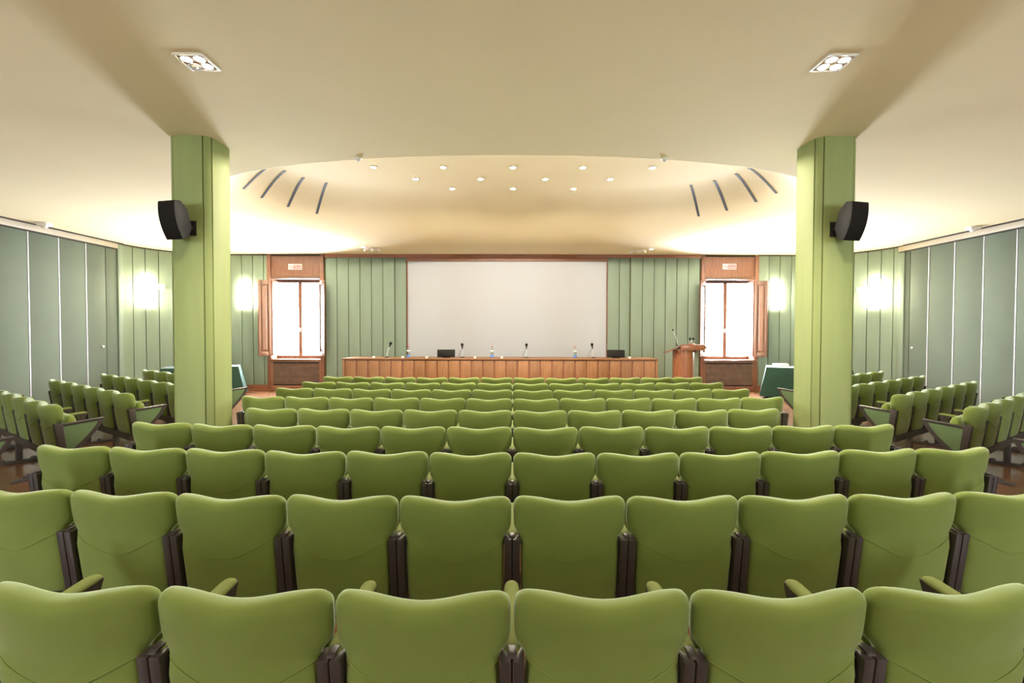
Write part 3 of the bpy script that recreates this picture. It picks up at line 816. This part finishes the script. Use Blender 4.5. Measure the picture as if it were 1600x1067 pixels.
for i in range(5):
    a = random.uniform(-.1, .1); T = Matrix.Translation((0, 0, i * .012)) @ Matrix.Rotation(a, 4, 'Z')
    pp.box(-.16, .16, -.11, .11, 0, .0115, T)
o = pp.build('paper_stack', 'paper', None, bevel=.002); o.location = (6.86, 12.12, .773); o.rotation_euler = (0, 0, -.2)
tag(o, 'small stack of white papers on the green draped table', 'papers')

# ------------------------------------------------------------------ lamps
def sconce(x, y, rz, z, label, box_dx=None):
    # half-round frosted glass wall lamp; local -y points into the room
    r = thing('wall_sconce', label, 'lamp', (x, y, z), rz, 'lit wall sconces')
    MB().box(-.05, .05, -.03, .0, -.25, .25).build('back_plate', 'white_plastic', r, bevel=.004)
    prof = [(.0885 * math.cos(a), -.03 - .085 * math.sin(a)) for a in [PI * i / 14 for i in range(15)]]
    MB().prism(prof, -.36, .36, 'z').build('glass_shade', 'sconce_glass', r, smooth=True, ang=40)
    MB().prism([(p[0] * 1.03, (p[1] + .03) * 1.03 - .03) for p in prof], -.375, -.36, 'z').build('lower_rim', 'white_plastic', r)
    return r
def arc_pt(s, a, rr=CR): return (s * (XW - CR) + s * rr * math.cos(a), YC + rr * math.sin(a))
def arc_at(px):
    best = None; s = -1 if px < 801 else 1
    for i in range(400):
        a = PI / 2 * i / 399; x, y = arc_pt(s, a); e = abs(801 + FPX * x / y - px)
        if best is None or e < best[0]: best = (e, a)
    return s, best[1]
def corner_item(px, off=0):
    s, a = arc_at(px); x, y = arc_pt(s, a, CR - off)
    rz = math.atan2(math.cos(a) * s * -1, math.sin(a))      # local -y towards the arc centre
    return x, y, rz
SZ = EYE + (516.5 - 458) * 12.2 / FPX
x, y, rz = corner_item(230); sconce(x, y, rz, SZ, 'lit sconce on the rounded corner away from the lectern')
x, y, rz = corner_item(1366); sconce(x, y, rz, SZ, 'lit sconce on the rounded corner of the lectern side')
sconce((384 - 801) * YB / FPX, YB, 0, EYE + (516 - 461) * YB / FPX, 'lit sconce on back wall beside the window away from the lectern')
sconce((1210.5 - 801) * YB / FPX, YB, 0, EYE + (518 - 462) * YB / FPX, 'lit sconce on back wall beside the lectern window')
for xx in (-7.6, 7.6):  # out-of-view sconces, added as warm fill towards the stage
    sconce(xx, YR, PI, 2.35, 'unseen lit sconce added for fill on the rear wall, %s side' % ('lectern' if xx > 0 else 'far'))
def emergency(px, py, label):
    x, y, rz = corner_item(px)
    r = thing('emergency_light', label, 'emergency light', (x, y, EYE + (517 - py) * y / FPX), rz, 'emergency lights on the corners')
    box('case', 'white_plastic', -.14, .14, -.055, 0, -.07, .07, r, bevel=.008)
    box('diffuser', 'strip_white', -.12, .12, -.062, -.055, -.05, .05, r, bevel=.003)
emergency(247.5, 449, 'flat white emergency light beside the sconce, corner away from the lectern')
emergency(1347.5, 452, 'flat white emergency light beside the sconce, corner on lectern side')

def light(name, kind, loc, watts, color, parent=None, size=.05, spot=None, blend=.4, rot=(0, 0, 0)):
    l = bpy.data.lights.new(name, kind); l.energy = watts; l.color = color
    if kind != 'AREA': l.shadow_soft_size = size
    if spot: l.spot_size = math.radians(spot); l.spot_blend = blend
    o = bpy.data.objects.new(name, l); COL.objects.link(o); o.location = loc; o.rotation_euler = rot
    if parent: o.parent = parent
    return o
def quad_lamp(x, y, label, off=()):
    r = thing('recessed_lamp', label, 'lamp', (x, y, CH), 0, 'square ceiling lamps')
    h = .118
    m = MB()
    for a in range(4):
        T = Matrix.Rotation(a * PI / 2, 4, 'Z'); m.box(-h, h - .018, -h, -h + .018, -.012, -.001, T)
    m.build('frame', 'white_plastic', r, bevel=.002)
    box('housing', 'housing', -h + .018, h - .018, -h + .018, h - .018, -.006, -.001, r)
    for i in (0, 1):
        for j in (0, 1):
            px, py = (-.05 + .1 * i), (-.05 + .1 * j)
            on = (i, j) not in off
            T = Matrix.Translation((px, py, -.006))
            rf = MB().rings([[(q * math.cos(2 * PI * k / 16), q * math.sin(2 * PI * k / 16), z) for k in range(16)] for q, z in ((.046, 0), (.044, -.008), (.038, -.008), (.034, -.002))], False, False, T).build('reflector', 'chrome', r, smooth=True)
            MB().lathe([(.001, -.016), (.018, -.014), (.028, -.008), (.030, -.001)], 14, T).build('bulb', 'bulb_warm' if on else 'bulb_off', r, smooth=True)
            if on: light('bulb_light', 'SPOT', (px, py, -.06), QUAD_W, WARM, r, .03, 130, .8)
quad_lamp(-2.47, 3.745, 'square four-bulb ceiling lamp with one dark bulb', [(0, 1)])
quad_lamp(2.50, 3.745, 'square four-bulb ceiling lamp with all bulbs lit')
for yy in (-1.6,):  # extra ceiling lamps out of view, added for fill
    for s in (-1, 1):
        quad_lamp(s * 2.48, yy, 'unseen square four-bulb lamp added for fill near the rear wall, %s side' % ('lectern' if s > 0 else 'far'))
for s in (-1, 1):
    pass

def dome_spot(x, y, label):
    r = thing('ceiling_spot', label, 'lamp', (x, y, CU), 0, 'small spots in the raised ceiling')
    MB().lathe([(.062, -.001), (.060, -.012), (.046, -.012), (.044, -.002)], 20).build('rim', 'white_plastic', r, smooth=True)
    MB().lathe([(.001, -.012), (.03, -.010), (.044, -.004), (.044, -.001)], 16).build('bulb', 'bulb_warm', r, smooth=True)
    light('spot_light', 'SPOT', (0, 0, -.05), SPOT_W, WARM, r, .03, 174, .13)
sp = 1.15
names = {0: 'row nearest the seats', 1: 'second row from the seats', 2: 'third row from the seats', 3: 'row nearest the screen'}
for k, (yy, xs) in enumerate(((7.265, (-.5, .5)), (7.866, (-2, -1, 0, 1, 2)), (8.466, (-1.5, -.5, .5, 1.5)), (9.04, (-1, 0, 1)))):
    for q in xs:
        nm = 'on the midline' if q == 0 else ('%s side' % ('lectern' if q > 0 else 'far')) + (' outer' if abs(q) > 1.2 else ' inner')
        dome_spot(q * sp, yy, 'small round spot in the raised ceiling, %s, %s' % (names[k], nm))
def downlight(px, py, label, lit):
    y = 2.10 * FPX / (517 - py); x = (px - 801) * y / FPX
    r = thing('recessed_downlight', label, 'lamp', (x, y, CH), 0, 'small downlights along the recess')
    MB().lathe([(.075, -.001), (.073, -.012), (.055, -.014), (.05, -.004)], 20).build('rim', 'white_plastic', r, smooth=True)
    MB().lathe([(.001, -.008), (.05, -.006), (.05, -.001)], 16).build('lens', 'small_lamp' if lit else 'white_plastic', r, smooth=True)
for s, lst in (('away from the lectern', ((475, 377), (520.7, 382), (568.8, 386.3))), ('on the lectern side', ((1108, 382), (1063.5, 386), (1016.6, 389)))):
    for i, (px, py) in enumerate(lst):
        downlight(px, py, 'small ceiling downlight %s, %s from the screen' % (s, ORD[3 - i]), i == 2)
def spot_cluster(px, py, rz, label):
    y = 2.10 * FPX / (517 - py); x = (px - 801) * y / FPX
    r = thing('spot_cluster', label, 'lamp', (x, y, CH), rz)
    MB().lathe([(.12, -.001), (.12, -.02), (.10, -.03), (.001, -.03)], 20).build('base', 'white_plastic', r, smooth=True)
    for k, (ax, ay, dxx) in enumerate(((.18, -.1, -.7), (-.16, -.12, .6), (.02, -.16, .1))):
        T = Matrix.Translation((ax, ay, -.05)) @ Matrix.Rotation(dxx, 4, 'Y') @ Matrix.Rotation(.9, 4, 'X')
        MB().tube([(ax * .4, ay * .4, -.025), (ax * .8, ay * .8, -.04), (ax, ay, -.05)], .009).build('arm', 'white_plastic', r, smooth=True)
        MB().lathe([(.018, -.05), (.032, -.03), (.034, .05), (.028, .05), (.001, .04)], 12, T).build('spot_head', 'white_plastic', r, smooth=True)
spot_cluster(582, 389.5, .2, 'white cluster of small adjustable spots at ceiling away from the lectern')
spot_cluster(995.5, 391.5, -.4, 'white cluster of small adjustable spots at ceiling near the lectern')

# ------------------------------------------------------------------ air slots on the cove, detectors
def air_slot(s, th, t0, t1, label):
    rs = []
    for i in range(13):
        t = t0 + (t1 - t0) * i / 12
        p = dome(th, t); n_ = dome_normal(th, t); tang = (dome(th, t + .01) - dome(th, t - .01)).normalized()
        u = n_.cross(tang).normalized() * .024
        ring = [p + u - n_ * .01, p - u - n_ * .01, p - u + n_ * .006, p + u + n_ * .006]
        rs.append([(s * q.x, q.y, q.z) for q in ring])
    o = MB().rings(rs).build('air_slot', 'slot_dark', None)
    tag(o, label, 'vent', 'dark air slots in the cove')
for s, ths, nm in ((1, (.587, .40, .183, .019), 'lectern side'), (-1, (.519, .32, .115, -.04), 'side away from lectern')):
    for k, th in enumerate(ths):
        air_slot(s, th, .45, .92, 'thin dark air slot in the ceiling cove, %s from the screen, %s' % (ORD[k + 1], nm))
def detector(x, y, label, square=False):
    r = thing('ceiling_detector', label, 'detector', (x, y, CH))
    if square:
        MB().box(-.10, .10, -.07, .07, -.055, -.0).build('housing', 'white_plastic', r, bevel=.006)
        MB().lathe([(.001, -.10), (.03, -.095), (.05, -.075), (.055, -.055)], 16).build('lens', 'white_plastic', r, smooth=True)
    else:
        MB().lathe([(.04, 0), (.04, -.02), (.03, -.032), (.001, -.034)], 18).build('housing', 'white_plastic', r, smooth=True)
        MB().lathe([(.014, -.032), (.012, -.04), (.001, -.041)], 12).build('lens', 'strip_white', r, smooth=True)
detector(-1.88, 5.80, 'round white smoke detector at recess edge, side away from the lectern')
detector(1.84, 5.80, 'round white smoke detector at recess edge, lectern side')
detector(-9.22, 9.36, 'white motion detector at the partition track away from the lectern', True)
detector(9.22, 9.55, 'white motion detector at the partition track on the lectern side', True)
